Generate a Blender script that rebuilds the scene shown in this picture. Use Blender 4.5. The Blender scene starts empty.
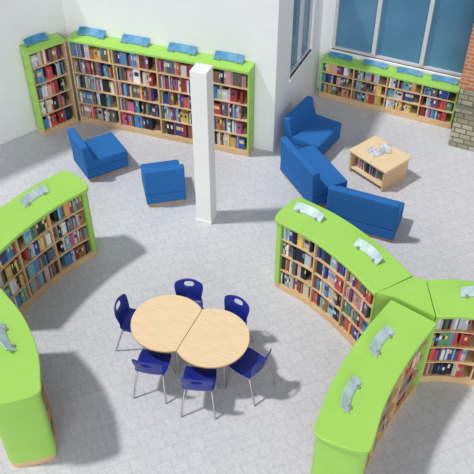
import bpy, math, random
from mathutils import Vector, Matrix
random.seed(11)
sc=bpy.context.scene
COL=sc.collection
sc.view_settings.view_transform='Standard'
sc.view_settings.look='None'

# ---------------------------------------------------------------- materials
def base_mat(name,col,rough=.6,metal=0,spec=.4):
    m=bpy.data.materials.new(name);m.use_nodes=True
    b=m.node_tree.nodes['Principled BSDF']
    b.inputs['Base Color'].default_value=(*col,1)
    b.inputs['Roughness'].default_value=rough
    b.inputs['Metallic'].default_value=metal
    b.inputs['Specular IOR Level'].default_value=spec
    return m
def noise_mat(name,c1,c2,scale=8,rough=.6,stretch=(1,1,1),spec=.4,bump=0,metal=0):
    m=base_mat(name,c1,rough,metal,spec);nt=m.node_tree;b=nt.nodes['Principled BSDF']
    tc=nt.nodes.new('ShaderNodeTexCoord');mp=nt.nodes.new('ShaderNodeMapping');mp.inputs['Scale'].default_value=stretch
    n=nt.nodes.new('ShaderNodeTexNoise');n.inputs['Scale'].default_value=scale;n.inputs['Detail'].default_value=5
    r=nt.nodes.new('ShaderNodeValToRGB');r.color_ramp.elements[0].color=(*c1,1);r.color_ramp.elements[1].color=(*c2,1)
    r.color_ramp.elements[0].position=.35;r.color_ramp.elements[1].position=.65
    nt.links.new(tc.outputs['Object'],mp.inputs[0]);nt.links.new(mp.outputs[0],n.inputs['Vector'])
    nt.links.new(n.outputs['Fac'],r.inputs[0]);nt.links.new(r.outputs[0],b.inputs['Base Color'])
    if bump:
        bp=nt.nodes.new('ShaderNodeBump');bp.inputs['Strength'].default_value=bump;bp.inputs['Distance'].default_value=.01
        nt.links.new(n.outputs['Fac'],bp.inputs['Height']);nt.links.new(bp.outputs[0],b.inputs['Normal'])
    return m
M={}
M['green']=noise_mat('lime_laminate',(.35,.65,.11),(.37,.68,.12),3,.5)
M['wood']=noise_mat('beech_wood',(.66,.44,.23),(.76,.54,.30),5,.5,(1,1,8))
M['woodtop']=noise_mat('beech_top',(.80,.60,.36),(.88,.68,.43),4,.4,(1,9,1))
M['edge']=noise_mat('table_edge',(.50,.32,.15),(.58,.38,.19),6,.5)
M['blue']=noise_mat('blue_fabric',(.022,.14,.42),(.028,.165,.48),60,.85,bump=.15,spec=.2)
M['navy']=base_mat('navy_plastic',(.010,.024,.27),.35,0,.5)
M['steel']=base_mat('grey_steel',(.45,.46,.48),.3,.7)
M['wall']=noise_mat('white_plaster',(.86,.87,.89),(.88,.89,.91),3,.8,bump=.03)
M['white']=noise_mat('white_paint',(.88,.88,.88),(.9,.9,.9),3,.6)
M['frame']=base_mat('window_frame',(.62,.64,.66),.4)
M['glass']=noise_mat('blue_glass',(.08,.22,.36),(.12,.28,.43),.7,.18,spec=.4)
M['sign']=noise_mat('sign_blue',(.03,.19,.40),(.08,.31,.52),9,.5)
M['signw']=noise_mat('sign_pale',(.34,.50,.54),(.56,.68,.70),9,.35)
M['back']=base_mat('shelf_back',(.14,.10,.07),.8)
M['paper']=noise_mat('magazine_paper',(.8,.82,.84),(.35,.4,.45),22,.5)
# floor: small pale tiles with fine speckle
m=base_mat('floor_tiles',(.6,.6,.62),.6,0,.25);nt=m.node_tree;b=nt.nodes['Principled BSDF']
tc=nt.nodes.new('ShaderNodeTexCoord');mp=nt.nodes.new('ShaderNodeMapping');mp.inputs['Rotation'].default_value=(0,0,math.radians(-22))
br=nt.nodes.new('ShaderNodeTexBrick');br.offset=0.5;br.inputs['Scale'].default_value=1
br.inputs['Brick Width'].default_value=.20;br.inputs['Row Height'].default_value=.20;br.inputs['Mortar Size'].default_value=.006;br.inputs['Mortar Smooth'].default_value=.6
br.inputs['Color1'].default_value=(.61,.62,.655,1);br.inputs['Color2'].default_value=(.645,.65,.685,1);br.inputs['Mortar'].default_value=(.52,.53,.56,1)
nn=nt.nodes.new('ShaderNodeTexNoise');nn.inputs['Scale'].default_value=18;nn.inputs['Detail'].default_value=8
mx=nt.nodes.new('ShaderNodeMixRGB');mx.blend_type='MULTIPLY';mx.inputs[0].default_value=.38
nt.links.new(tc.outputs['Object'],mp.inputs[0]);nt.links.new(mp.outputs[0],br.inputs['Vector']);nt.links.new(mp.outputs[0],nn.inputs['Vector'])
rp=nt.nodes.new('ShaderNodeValToRGB');rp.color_ramp.elements[0].position=.35;rp.color_ramp.elements[0].color=(.72,.72,.73,1);rp.color_ramp.elements[1].position=.6
nt.links.new(nn.outputs['Fac'],rp.inputs[0]);nt.links.new(br.outputs['Color'],mx.inputs[1]);nt.links.new(rp.outputs[0],mx.inputs[2]);nt.links.new(mx.outputs[0],b.inputs['Base Color'])
M['floor']=m
def brickmat(name,a,bc,mo,w,h):
    m=base_mat(name,a,.85);nt=m.node_tree;b=nt.nodes['Principled BSDF']
    tc=nt.nodes.new('ShaderNodeTexCoord')
    sp=nt.nodes.new('ShaderNodeSeparateXYZ');ad=nt.nodes.new('ShaderNodeMath');ad.operation='ADD';cb=nt.nodes.new('ShaderNodeCombineXYZ')
    nt.links.new(tc.outputs['Object'],sp.inputs[0]);nt.links.new(sp.outputs['X'],ad.inputs[0]);nt.links.new(sp.outputs['Y'],ad.inputs[1])
    nt.links.new(ad.outputs[0],cb.inputs['X']);nt.links.new(sp.outputs['Z'],cb.inputs['Y'])
    br=nt.nodes.new('ShaderNodeTexBrick');br.inputs['Scale'].default_value=1;br.inputs['Brick Width'].default_value=w;br.inputs['Row Height'].default_value=h
    br.inputs['Mortar Size'].default_value=.012
    br.inputs['Color1'].default_value=(*a,1);br.inputs['Color2'].default_value=(*bc,1);br.inputs['Mortar'].default_value=(*mo,1)
    nt.links.new(cb.outputs[0],br.inputs['Vector']);nt.links.new(br.outputs['Color'],b.inputs['Base Color'])
    bp=nt.nodes.new('ShaderNodeBump');bp.inputs['Strength'].default_value=.6;bp.inputs['Distance'].default_value=.02
    nt.links.new(br.outputs['Fac'],bp.inputs['Height']);bp.invert=True;nt.links.new(bp.outputs[0],b.inputs['Normal'])
    return m
M['stone']=brickmat('stone_blocks',(.50,.46,.34),(.30,.28,.20),(.16,.15,.12),.22,.11)
M['brick']=brickmat('red_brick',(.62,.20,.08),(.48,.14,.06),(.5,.40,.30),.22,.075)
m=base_mat('book_covers',(.5,.5,.5),.5);nt=m.node_tree;at=nt.nodes.new('ShaderNodeVertexColor');at.layer_name='Col'
nt.links.new(at.outputs['Color'],nt.nodes['Principled BSDF'].inputs['Base Color']);M['books']=m

# ---------------------------------------------------------------- mesh builder
class MB:
    def __init__(s): s.v=[];s.f=[];s.mi=[];s.mats=[];s.c=[]
    def mat(s,k):
        if k not in s.mats:s.mats.append(k)
        return s.mats.index(k)
    def hexa(s,pts,k,col=None):
        n=len(s.v);s.v+=[tuple(q) for q in pts]
        for a in [(0,3,2,1),(4,5,6,7),(0,1,5,4),(1,2,6,5),(2,3,7,6),(3,0,4,7)]:
            s.f.append(tuple(n+i for i in a));s.mi.append(s.mat(k));s.c.append(col)
    def box(s,x0,x1,y0,y1,z0,z1,k,T=None,col=None):
        pts=[Vector(q) for q in [(x0,y0,z0),(x1,y0,z0),(x1,y1,z0),(x0,y1,z0),(x0,y0,z1),(x1,y0,z1),(x1,y1,z1),(x0,y1,z1)]]
        if T is not None: pts=[T@q for q in pts]
        s.hexa(pts,k,col)
    def prism(s,poly,z0,z1,k):
        n=len(s.v);N=len(poly)
        s.v+=[(q[0],q[1],z0) for q in poly]+[(q[0],q[1],z1) for q in poly]
        s.f.append(tuple(n+i for i in reversed(range(N))));s.f.append(tuple(n+N+i for i in range(N)))
        for i in range(N): s.f.append((n+i,n+(i+1)%N,n+N+(i+1)%N,n+N+i))
        for _ in range(N+2): s.mi.append(s.mat(k));s.c.append(None)
    def obj(s,name,parent=None,bevel=0,smooth=False,seg=2):
        me=bpy.data.meshes.new(name);me.from_pydata(s.v,[],s.f)
        for k in s.mats: me.materials.append(M[k])
        for p,i in zip(me.polygons,s.mi): p.material_index=i
        if any(c is not None for c in s.c):
            ca=me.color_attributes.new(name='Col',type='FLOAT_COLOR',domain='CORNER')
            for p,c in zip(me.polygons,s.c):
                c=c or (.5,.5,.5)
                for li in p.loop_indices: ca.data[li].color=(*c,1)
        me.update()
        if smooth:
            for p in me.polygons:p.use_smooth=True
            me.set_sharp_from_angle(angle=math.radians(28))
        o=bpy.data.objects.new(name,me);COL.objects.link(o)
        if parent:o.parent=parent
        if bevel:
            b=o.modifiers.new('bev','BEVEL');b.width=bevel;b.segments=seg;b.limit_method='ANGLE';b.angle_limit=math.radians(40)
        return o
def empty(name,loc=(0,0,0),rot=0):
    e=bpy.data.objects.new(name,None);COL.objects.link(e);e.location=loc;e.rotation_euler=(0,0,rot);e.empty_display_size=.1
    return e
def tube(name,pts,r,mat,parent=None,cyclic=False):
    c=bpy.data.curves.new(name,'CURVE');c.dimensions='3D';c.bevel_depth=r;c.bevel_resolution=3;c.use_fill_caps=True
    sp=c.splines.new('POLY');sp.points.add(len(pts)-1)
    for q,a in zip(sp.points,pts): q.co=(*a,1)
    sp.use_cyclic_u=cyclic;c.materials.append(M[mat])
    o=bpy.data.objects.new(name,c);COL.objects.link(o);o.parent=parent
    return o

PAL=[((.80,.80,.78),3.2),((.50,.54,.58),2.2),((.015,.02,.04),4),((.34,.04,.04),2),((.64,.08,.07),1.8),((.035,.075,.32),2.6),((.08,.28,.54),2.6),
     ((.38,.16,.07),2),((.64,.34,.34),1.8),((.60,.12,.30),1.3),((.10,.28,.13),1.4),((.17,.15,.14),3),((.76,.55,.14),1.6),((.24,.46,.52),2),((.15,.06,.16),1.8),((.66,.32,.12),1.1),((.64,.55,.44),1.2)]
PC=[a for a,_ in PAL];PW=[w for _,w in PAL]

# ---------------------------------------------------------------- bookshelf along a path
def bookshelf(path,w,h,rows,bays,sides=(-1,1),cap0='flat',cap1='flat',end0=True,end1=True,plinth=.10,over=.03,bookh=(.62,.88),name='bookshelf',rounding=.12):
    P=[Vector((a,b)) for a,b in path]
    if len(P)>2:
        Q=[2*P[0]-P[1]]+P+[2*P[-1]-P[-2]];S=[]
        for i in range(1,len(Q)-2):
            for k in range(12):
                t=k/12;a,b,c,d=Q[i-1:i+3]
                S.append(.5*((2*b)+(c-a)*t+(2*a-5*b+4*c-d)*t*t+(3*b-a-3*c+d)*t**3))
        S.append(P[-1]);P=S
    L=[0]
    for i in range(1,len(P)): L.append(L[-1]+(P[i]-P[i-1]).length)
    T=L[-1]
    def F(s,off,z):
        s=max(0,min(T,s));i=1
        while i<len(L)-1 and L[i]<s:i+=1
        t=(s-L[i-1])/(L[i]-L[i-1]);q=P[i-1].lerp(P[i],t)
        d0=(P[i]-P[i-1]).normalized()
        if len(P)>2:
            da=(P[i]-P[max(0,i-2)]).normalized();db=(P[min(len(P)-1,i+1)]-P[i-1]).normalized();d0=da.lerp(db,t).normalized()
        return Vector((q.x-d0.y*off,q.y+d0.x*off,z))
    def tang(s):
        a=F(s-.01,0,0);b=F(s+.01,0,0);return (b-a).normalized()
    root=empty(name,tuple(F(T/2,0,0)))
    nseg=1 if len(path)==2 else 24
    NC=20
    def outline(s0,s1,o0,o1,c0,c1,ns=nseg):
        pts=[]
        def cap(s,c,sg):
            t=tang(s)*sg;n=Vector((-t.y,t.x,0));ctr=F(s,(o0+o1)/2,0);r=(o1-o0)/2
            for i in range(1,NC):
                a=math.pi/2-math.pi*i/NC
                ca=abs(math.cos(a))**.55;sa=math.copysign(abs(math.sin(a))**.75,math.sin(a))
                q=ctr+t*c*ca+n*r*sa;pts.append((q.x,q.y))
        for i in range(ns+1): 
            q=F(s0+(s1-s0)*i/ns,o1,0);pts.append((q.x,q.y))
        if c1: cap(s1,c1,1)
        for i in range(ns+1):
            q=F(s1+(s0-s1)*i/ns,o0,0);pts.append((q.x,q.y))
        if c0: cap(s0,c0,-1)
        pts.reverse()
        X=root.location
        return [(a-X.x,b-X.y) for a,b in pts]
    hw=w/2;tt=.055
    r0=rounding if cap0=='round' else 0;r1=rounding if cap1=='round' else 0
    mb=MB();mb.prism(outline(0,T,-hw-over,hw+over,r0+(over if r0 else 0),r1+(over if r1 else 0)),h-tt,h,'green');mb.obj('top_panel',root,.01,smooth=True)
    mb=MB();mb.prism(outline(0,T,-hw+.01,hw-.01,r0+.004 if r0 else 0,r1+.004 if r1 else 0),0,plinth,'wood');mb.obj('plinth',root,.004,smooth=True)
    mb=MB()
    gap=(h-tt-plinth)/rows
    X=root.location
    def strip(s0,s1,o0,o1,z0,z1,k,n=1):
        for i in range(n):
            a=s0+(s1-s0)*i/n;b=s0+(s1-s0)*(i+1)/n
            mb.hexa([F(a,o0,z0)-X,F(b,o0,z0)-X,F(b,o1,z0)-X,F(a,o1,z0)-X,F(a,o0,z1)-X,F(b,o0,z1)-X,F(b,o1,z1)-X,F(a,o1,z1)-X],k)
    one=len(sides)==1
    bo=(hw-.03 if sides==(-1,) else -hw+.03) if one else 0
    strip(0,T,bo-.012,bo+.012,plinth,h-tt,'back',nseg)
    for r in range(rows):
        z=plinth+r*gap
        strip(0,T,-hw+.015,hw-.015,z,z+.022,'wood',nseg)
    bl=T/bays
    for i in range(bays+1):
        if (i==0 and end0) or (i==bays and end1): continue
        s=min(max(i*bl,.013),T-.013)
        strip(s-.012,s+.012,-hw+.012,hw-.012,plinth,h-tt,'wood')
    mb.obj('carcass',root)
    for on,s,cp,e,nm in ((end0,0,r0,1,'end_panel_a'),(end1,T,r1,-1,'end_panel_b')):
        if not on: continue
        mb=MB()
        if cp:
            if e==1: mb.prism(outline(0,.02,-hw,hw,cp,0,1),plinth,h-tt,'green')
            else: mb.prism(outline(T-.02,T,-hw,hw,0,cp,1),plinth,h-tt,'green')
            mb.obj(nm,root,smooth=True)
        else:
            a,b=(0,.035) if e==1 else (T-.035,T)
            strip(a,b,-hw,hw,plinth,h-tt,'green')
            mb.obj(nm,root,.008)
    mb=MB()
    for sd in sides:
        for bi in range(bays):
            for r in range(rows):
                z=plinth+r*gap+.023
                s=bi*bl+.04;e=(bi+1)*bl-.04
                s_end=e-(random.random()*.12)
                while s<s_end-.05:
                    if random.random()<.05: s+=random.uniform(.03,.1);continue
                    face=random.random()<.08
                    t=random.uniform(.11,.15) if face else random.choice([.016,.02,.026,.032,.042])
                    if s+t>e:break
                    run=1 if face or random.random()<.6 else random.randint(2,4)
                    c=random.choices(PC,PW)[0]
                    hh=gap*random.uniform(*bookh);dp=random.uniform(.12,.17 if not one else .15);ins=random.uniform(.03,.06)
                    if face: dp=.03;ins=.05
                    for _ in range(run):
                        if s+t>e:break
                        k=random.uniform(.75,1.25);cc=tuple(min(.9,q*k) for q in c)
                        h2=hh*random.uniform(.97,1)
                        oa=sd*(hw-ins);ob=sd*(hw-ins-dp)
                        lo,hi=min(oa,ob),max(oa,ob)
                        g=.0012
                        mb.hexa([F(s+g,lo,z)-X,F(s+t-g,lo,z)-X,F(s+t-g,hi,z)-X,F(s+g,hi,z)-X,F(s+g,lo,z+h2)-X,F(s+t-g,lo,z+h2)-X,F(s+t-g,hi,z+h2)-X,F(s+g,hi,z+h2)-X],'books',cc)
                        if (face or t>.024) and random.random()<.55:
                            q=sd*(hw-ins+.0015);lc=random.choice([(.8,.8,.75),(.8,.65,.2),(.05,.05,.06),(.1,.3,.6)])
                            la,lb=z+h2*.5,z+h2*.8
                            a_,b_=min(oa,q),max(oa,q);mg=.02 if face else .003
                            mb.hexa([F(s+mg,a_,la)-X,F(s+t-mg,a_,la)-X,F(s+t-mg,b_,la)-X,F(s+mg,b_,la)-X,F(s+mg,a_,lb)-X,F(s+t-mg,a_,lb)-X,F(s+t-mg,b_,lb)-X,F(s+mg,b_,lb)-X],'books',lc)
                        s+=t
    mb.obj('books',root)
    return F,T,tang,root

def shelf_sign(root,x,y,z,ang,L=.5,H=.17,mat='sign',curve=.04):
    e=empty('header_sign',(x-root.location.x,y-root.location.y,z),ang);e.parent=root
    n=10;v=[];f=[]
    for j in range(2):
        for i in range(n+1):
            u=i/n*2-1
            v.append((u*L/2, curve*(1-u*u)+j*H*.75, .012+j*H*.6))
    for i in range(n): f.append((i,i+1,n+2+i,n+1+i))
    me=bpy.data.meshes.new('sign_panel');me.from_pydata(v,[],f);me.materials.append(M[mat])
    o=bpy.data.objects.new('sign_panel',me);COL.objects.link(o);o.parent=e
    s=o.modifiers.new('s','SOLIDIFY');s.thickness=.012
    mb=MB();mb.box(-L*.36,-L*.28,0,.12,0,.03,'steel');mb.box(L*.28,L*.36,0,.12,0,.03,'steel');mb.obj('sign_feet',e,.003)

# ---------------------------------------------------------------- room
mb=MB();mb.box(-9,9,0,18,-.1,0,'floor');mb.obj('floor')
HW=3.3
def wall(name,a,b,th,z1=HW,openings=()):
    a=Vector((*a,0));b=Vector((*b,0));d=(b-a);L=d.length;d.normalize();ang=math.atan2(d.y,d.x)
    mb=MB();s=0
    for (s0,s1,z0,zz) in sorted(openings):
        if s0>s: mb.box(s,s0,0,th,0,z1,'wall')
        if z0>0: mb.box(s0,s1,0,th,0,z0,'wall')
        if zz<z1: mb.box(s0,s1,0,th,zz,z1,'wall')
        s=s1
    mb.box(s,L,0,th,0,z1,'wall')
    o=mb.obj(name);o.location=a;o.rotation_euler=(0,0,ang)
    return a,ang
wi=[0]
def window(a,ang,s0,s1,z0,z1,mull=(),trans=()):
    wi[0]+=1
    e=empty('window_%d'%wi[0],a,ang);mb=MB();fw=.05
    y0,y1=.04,.12
    mb.box(s0,s0+fw,y0,y1,z0,z1,'frame');mb.box(s1-fw,s1,y0,y1,z0,z1,'frame')
    mb.box(s0+fw,s1-fw,y0,y1,z0,z0+fw,'frame');mb.box(s0+fw,s1-fw,y0,y1,z1-fw,z1,'frame')
    for q in mull: mb.box(q-.04,q+.04,y0-.02,y1,z0+fw,z1-fw,'frame')
    for q in trans: mb.box(s0+fw,s1-fw,y0,y1-.01,q-.025,q+.025,'frame')
    mb.obj('frame',e,.004)
    mb=MB();mb.box(s0+fw,s1-fw,.08,.095,z0+fw,z1-fw,'glass');mb.obj('glass_pane',e)
    mb=MB();mb.box(s0-.04,s1+.04,-.04,.04,z0-.04,z0,'white');mb.obj('sill',e,.005)

WA0=(-3.27,13.16);WA1=(.70,11.735)
WB0=(1.74,14.08);WB1=(6.2,11.94)
wall('wall_left',(-6.5,10.39),WA0,.2)
wall('wall_back',WA0,WA1,.2)
rw,ra=wall('wall_return',WA1,WB0,.25,HW,[(.75,2.0,1.2,3.2)])
window(rw,ra,.75,2.0,1.2,3.2,[1.38])
bw,ba=wall('wall_window',WB0,WB1,.2,HW,[(.25,3.2,1.0,3.2)])
window(bw,ba,.25,3.2,1.0,3.2,[1.13,2.12])

mb=MB();mb.box(-.135,.135,-.135,.135,0,2.94,'white');mb.box(-.145,.145,-.145,.145,0,.06,'white')
o=mb.obj('structural_column',None,.006);o.location=(-.53,9.77,0);o.rotation_euler=(0,0,math.radians(-20))

# wall shelves
F,T,tg,R=bookshelf([(-3.15,12.92),(.27,11.69)],.30,1.86,5,4,sides=(-1,),end0=False)
for q in (.11,.36,.62,.87):
    c=F(T*q,.02,1.86);shelf_sign(R,c.x,c.y,1.86,math.atan2(tg(T*q).y,tg(T*q).x),.55,.17)
F,T,tg,R=bookshelf([(-3.93,12.35),(-3.33,12.863)],.30,1.86,5,1,sides=(-1,),end1=False)
c=F(T*.4,0,1.86);shelf_sign(R,c.x,c.y,1.86,math.atan2(tg(.2).y,tg(.2).x),.45,.16)
F,T,tg,R=bookshelf([(1.80,13.85),(4.37,12.62)],.28,.90,3,4,sides=(-1,))
for q in (.12,.38,.63,.88):
    c=F(T*q,0,.9);shelf_sign(R,c.x,c.y,.90,math.atan2(tg(T*q).y,tg(T*q).x),.5,.11)

# curved free-standing shelves
F,T,tg,R=bookshelf([(.82,8.31),(1.28,7.93),(1.73,7.38),(2.08,6.80)],.60,1.42,4,3,cap0='round')
for q in (.12,.68):
    c=F(T*q,0,1.42);t=tg(T*q);shelf_sign(R,c.x,c.y,1.42,math.atan2(t.y,t.x),.48,.14,'signw')
F,T,tg,R=bookshelf([(1.17,4.52),(1.42,5.12),(1.81,5.75),(2.26,6.33)],.60,1.42,4,3,cap0='round')
for q in (.24,.66):
    c=F(T*q,0,1.42);t=tg(T*q);shelf_sign(R,c.x,c.y,1.42,math.atan2(t.y,t.x),.48,.14,'signw')
F,T,tg,R=bookshelf([(2.53,6.56),(2.95,6.56),(3.5,6.44),(4.0,6.22)],.60,1.42,4,2)
c=F(T*.4,0,1.42);shelf_sign(R,c.x,c.y,1.42,math.radians(-5),.48,.14,'signw')
hub=[(1.83,6.645),(2.07,6.57),(2.515,6.24),(2.515,6.88),(2.36,6.945)]
mb=MB();mb.prism([(a-R.location.x,b-R.location.y) for a,b in hub],0,1.418,'green');mb.obj('corner_infill',R)
F,T,tg,R=bookshelf([(-2.56,9.0),(-2.94,8.60),(-3.37,7.98),(-3.72,7.30)],.60,1.42,4,3,cap0='round')
c=F(T*.3,0,1.42);t=tg(T*.3);shelf_sign(R,c.x,c.y,1.42,math.atan2(-t.y,-t.x),.48,.14,'signw')
F,T,tg,R=bookshelf([(-2.60,5.10),(-2.73,5.58),(-3.00,6.08),(-3.40,6.56)],.60,1.42,4,3,cap0='round')
c=F(T*.5,0,1.42);t=tg(T*.5);shelf_sign(R,c.x+.1,c.y,1.42,math.atan2(t.y,t.x),.48,.14,'signw')

# ---------------------------------------------------------------- upholstered seats
def seat(name,origin,n,w,d=.72,hb=.78):
    """origin = back-left corner (width runs to the right of facing direction n)"""
    n=Vector(n).normalized()
    e=empty(name,(*origin,0),math.atan2(-n.x,n.y))
    mb=MB();mb.box(.02,w-.02,.03,d-.03,0,.06,'edge');mb.obj('base_plinth',e)
    mb=MB();mb.box(0,w,0,d,.06,.27,'blue');mb.obj('base',e,.02,seg=3)
    mb=MB();mb.box(.0,w,.17,d+.01,.27,.43,'blue');mb.obj('seat_cushion',e,.03,seg=3)
    mb=MB()
    pts=[(0,.0,.27),(w,0,.27),(w,.24,.27),(0,.24,.27),(0,-.03,hb),(w,-.03,hb),(w,.10,hb),(0,.10,hb)]
    mb.hexa(pts,'blue');mb.obj('backrest',e,.025,seg=3)
seat('lounge_armchair',(-3.11,11.37),(.85,.52),.72,.82)
seat('lounge_armchair',(-1.59,10.04),(-.22,.97),.70,.74,.80)
seat('modular_sofa_section',(1.40,12.52),(.838,-.545),.95,.76)
seat('modular_sofa_section',(.80,11.08),(.906,.423),1.22,.70,.80)
n=Vector((.40,.917))
seat('modular_sofa_section',(1.51,9.58),(n.x,n.y),1.20,.63,.84)

# ---------------------------------------------------------------- coffee table (open box with a lower shelf of books)
ct=Vector((2.62,11.02,0));ca=math.radians(-50)
e=empty('coffee_table',ct,ca)
mb=MB();mb.box(-.45,.45,-.36,.36,.44,.48,'woodtop');mb.obj('table_top',e,.008)
mb=MB();mb.box(-.42,-.38,-.33,.33,0,.44,'wood');mb.box(.38,.42,-.33,.33,0,.44,'wood');mb.box(-.38,.38,-.33,.33,.09,.12,'woodtop');mb.obj('side_panels',e,.004)
mb=MB();mb.box(-.38,.38,.05,.075,.12,.30,'green');mb.obj('divider',e)
mb=MB();x=-.33
while x<.15:
    t=random.uniform(.02,.045);mb.box(x,x+t,-.24,-.08,.121,.121+random.uniform(.17,.24),'books',None,random.choices(PC,PW)[0]);x+=t+.002
mb.obj('books',e)
e=empty('magazines',(2.57,11.08,.481),.3)
mb=MB();T1=Matrix.Rotation(.2,4,'Z')
mb.box(-.16,.05,-.14,.14,0,.012,'paper',T1);mb.obj('magazine_a',e)
mb=MB();T1=Matrix.Translation((.14,.04,0))@Matrix.Rotation(-.4,4,'Z');mb.box(-.06,.14,-.14,.14,.0125,.024,'paper',T1);mb.obj('magazine_b',e)

# ---------------------------------------------------------------- stone fireplace
e=empty('stone_fireplace',(4.70,12.37,0),math.radians(-25.6))
mb=MB();mb.box(-.32,1.3,-.62,.17,0,.80,'stone');mb.obj('stone_base',e,.02)
mb=MB();mb.box(-.35,1.35,-.66,.17,.80,.87,'stone');mb.obj('mantel',e,.01)
mb=MB();mb.box(-.34,1.2,-.50,.17,.87,1.20,'stone');mb.obj('stone_upper',e,.01)
mb=MB();mb.box(-.38,1.2,-.48,.17,1.20,3.3,'brick');mb.obj('chimney_breast',e,.01)

# ---------------------------------------------------------------- tables
def round_table(c,R,chord,dirv):
    d=Vector(dirv).normalized();ang=math.atan2(d.y,d.x)
    e=empty('round_table',(*c,0),ang)
    a0=math.acos(chord/R);pts=[]
    N=60
    for i in range(N+1):
        a=a0+(2*math.pi-2*a0)*i/N;pts.append((R*math.cos(a),R*math.sin(a)))
    mb=MB();mb.prism(pts,.715,.735,'edge');mb.prism([(x*.998,y*.998) for x,y in pts],.735,.742,'woodtop');mb.obj('table_top',e)
    for k,(x,y) in enumerate([(chord-.08,.24),(chord-.08,-.24),(-.28,.22),(-.28,-.22)]):
        tube('leg_%d'%(k+1),[(x,y,.0),(x,y,.70)],.017,'steel',e)
    tube('rail',[(chord-.08,.24,.69),(-.28,.22,.69),(-.28,-.22,.69),(chord-.08,-.24,.69)],.014,'steel',e,True)
dv=Vector((.60,-.26))
round_table((-.95,6.73),.515,.325,dv)
round_table((-.345,6.468),.515,.325,-dv)

# ---------------------------------------------------------------- chairs
def school_chair(x,y,face):
    e=empty('school_chair',(x,y,0),math.atan2(-face[0],face[1]));e.scale=(1.1,1.1,1.04)
    prof=[(.205,.415,.36),(.19,.44,.39),(.10,.437,.41),(0,.43,.41),(-.10,.432,.40),(-.165,.455,.37),(-.195,.52,.34),(-.21,.60,.37),(-.225,.68,.40),(-.24,.75,.39),(-.25,.80,.32)]
    nu=7;v=[];f=[]
    for k,(py,pz,w) in enumerate(prof):
        for i in range(nu):
            u=i/(nu-1)*2-1
            dish=.02*u*u
            if k<=5: v.append((u*w/2,py,pz+dish))
            else: v.append((u*w/2,py+.045*u*u,pz-(.02*u*u if k==len(prof)-1 else 0)))
    for k in range(len(prof)-1):
        for i in range(nu-1):
            if k==8 and i in (2,3): continue
            a=k*nu+i;f.append((a,a+1,a+nu+1,a+nu))
    me=bpy.data.meshes.new('seat_shell');me.from_pydata(v,[],f);me.materials.append(M['navy'])
    for q in me.polygons:q.use_smooth=True
    o=bpy.data.objects.new('seat_shell',me);COL.objects.link(o);o.parent=e
    s=o.modifiers.new('s','SOLIDIFY');s.thickness=.014
    s=o.modifiers.new('ss','SUBSURF');s.levels=2;s.render_levels=2
    for sgn,nm in ((-1,'leg_frame_left'),(1,'leg_frame_right')):
        tube(nm,[(sgn*.21,.21,.0),(sgn*.165,.13,.405),(sgn*.16,.11,.42),(sgn*.16,-.11,.42),(sgn*.165,-.13,.405),(sgn*.21,-.25,.0)],.012,'steel',e)
    tube('cross_bar',[(-.16,0,.415),(.16,0,.415)],.01,'steel',e)
for x,y,fc in [(-1.44,6.98,(1,-.25)),(-.72,7.22,(-.1,-1)),(-.11,6.90,(-.55,-.85)),(-1.14,6.22,(.2,1)),(-.50,5.95,(.08,1)),(.17,6.22,(-.75,.6))]:
    school_chair(x,y,fc)

# ---------------------------------------------------------------- light
def sun(name,d,e,ang,col=(1,1,1)):
    l=bpy.data.lights.new(name,'SUN');l.energy=e;l.angle=math.radians(ang);l.color=col
    o=bpy.data.objects.new(name,l);COL.objects.link(o);o.rotation_euler=Vector(d).to_track_quat('-Z','Y').to_euler();o.location=(0,5,8)
sun('sun_key',(.55,.04,-1),2.25,4,(1,.985,.96))
sun('sun_fill',(.05,.95,-.35),1.25,40)
w=bpy.data.worlds.new('world');sc.world=w;w.use_nodes=True
w.node_tree.nodes['Background'].inputs[0].default_value=(.92,.95,1,1);w.node_tree.nodes['Background'].inputs[1].default_value=.37

# ---------------------------------------------------------------- camera
cam=bpy.data.cameras.new('camera');cam.sensor_width=36;cam.lens=740/474*36;cam.clip_end=100
co=bpy.data.objects.new('camera',cam);COL.objects.link(co);co.location=(0,0,8.5);co.rotation_euler=(math.radians(90-42.5),0,0)
sc.camera=co
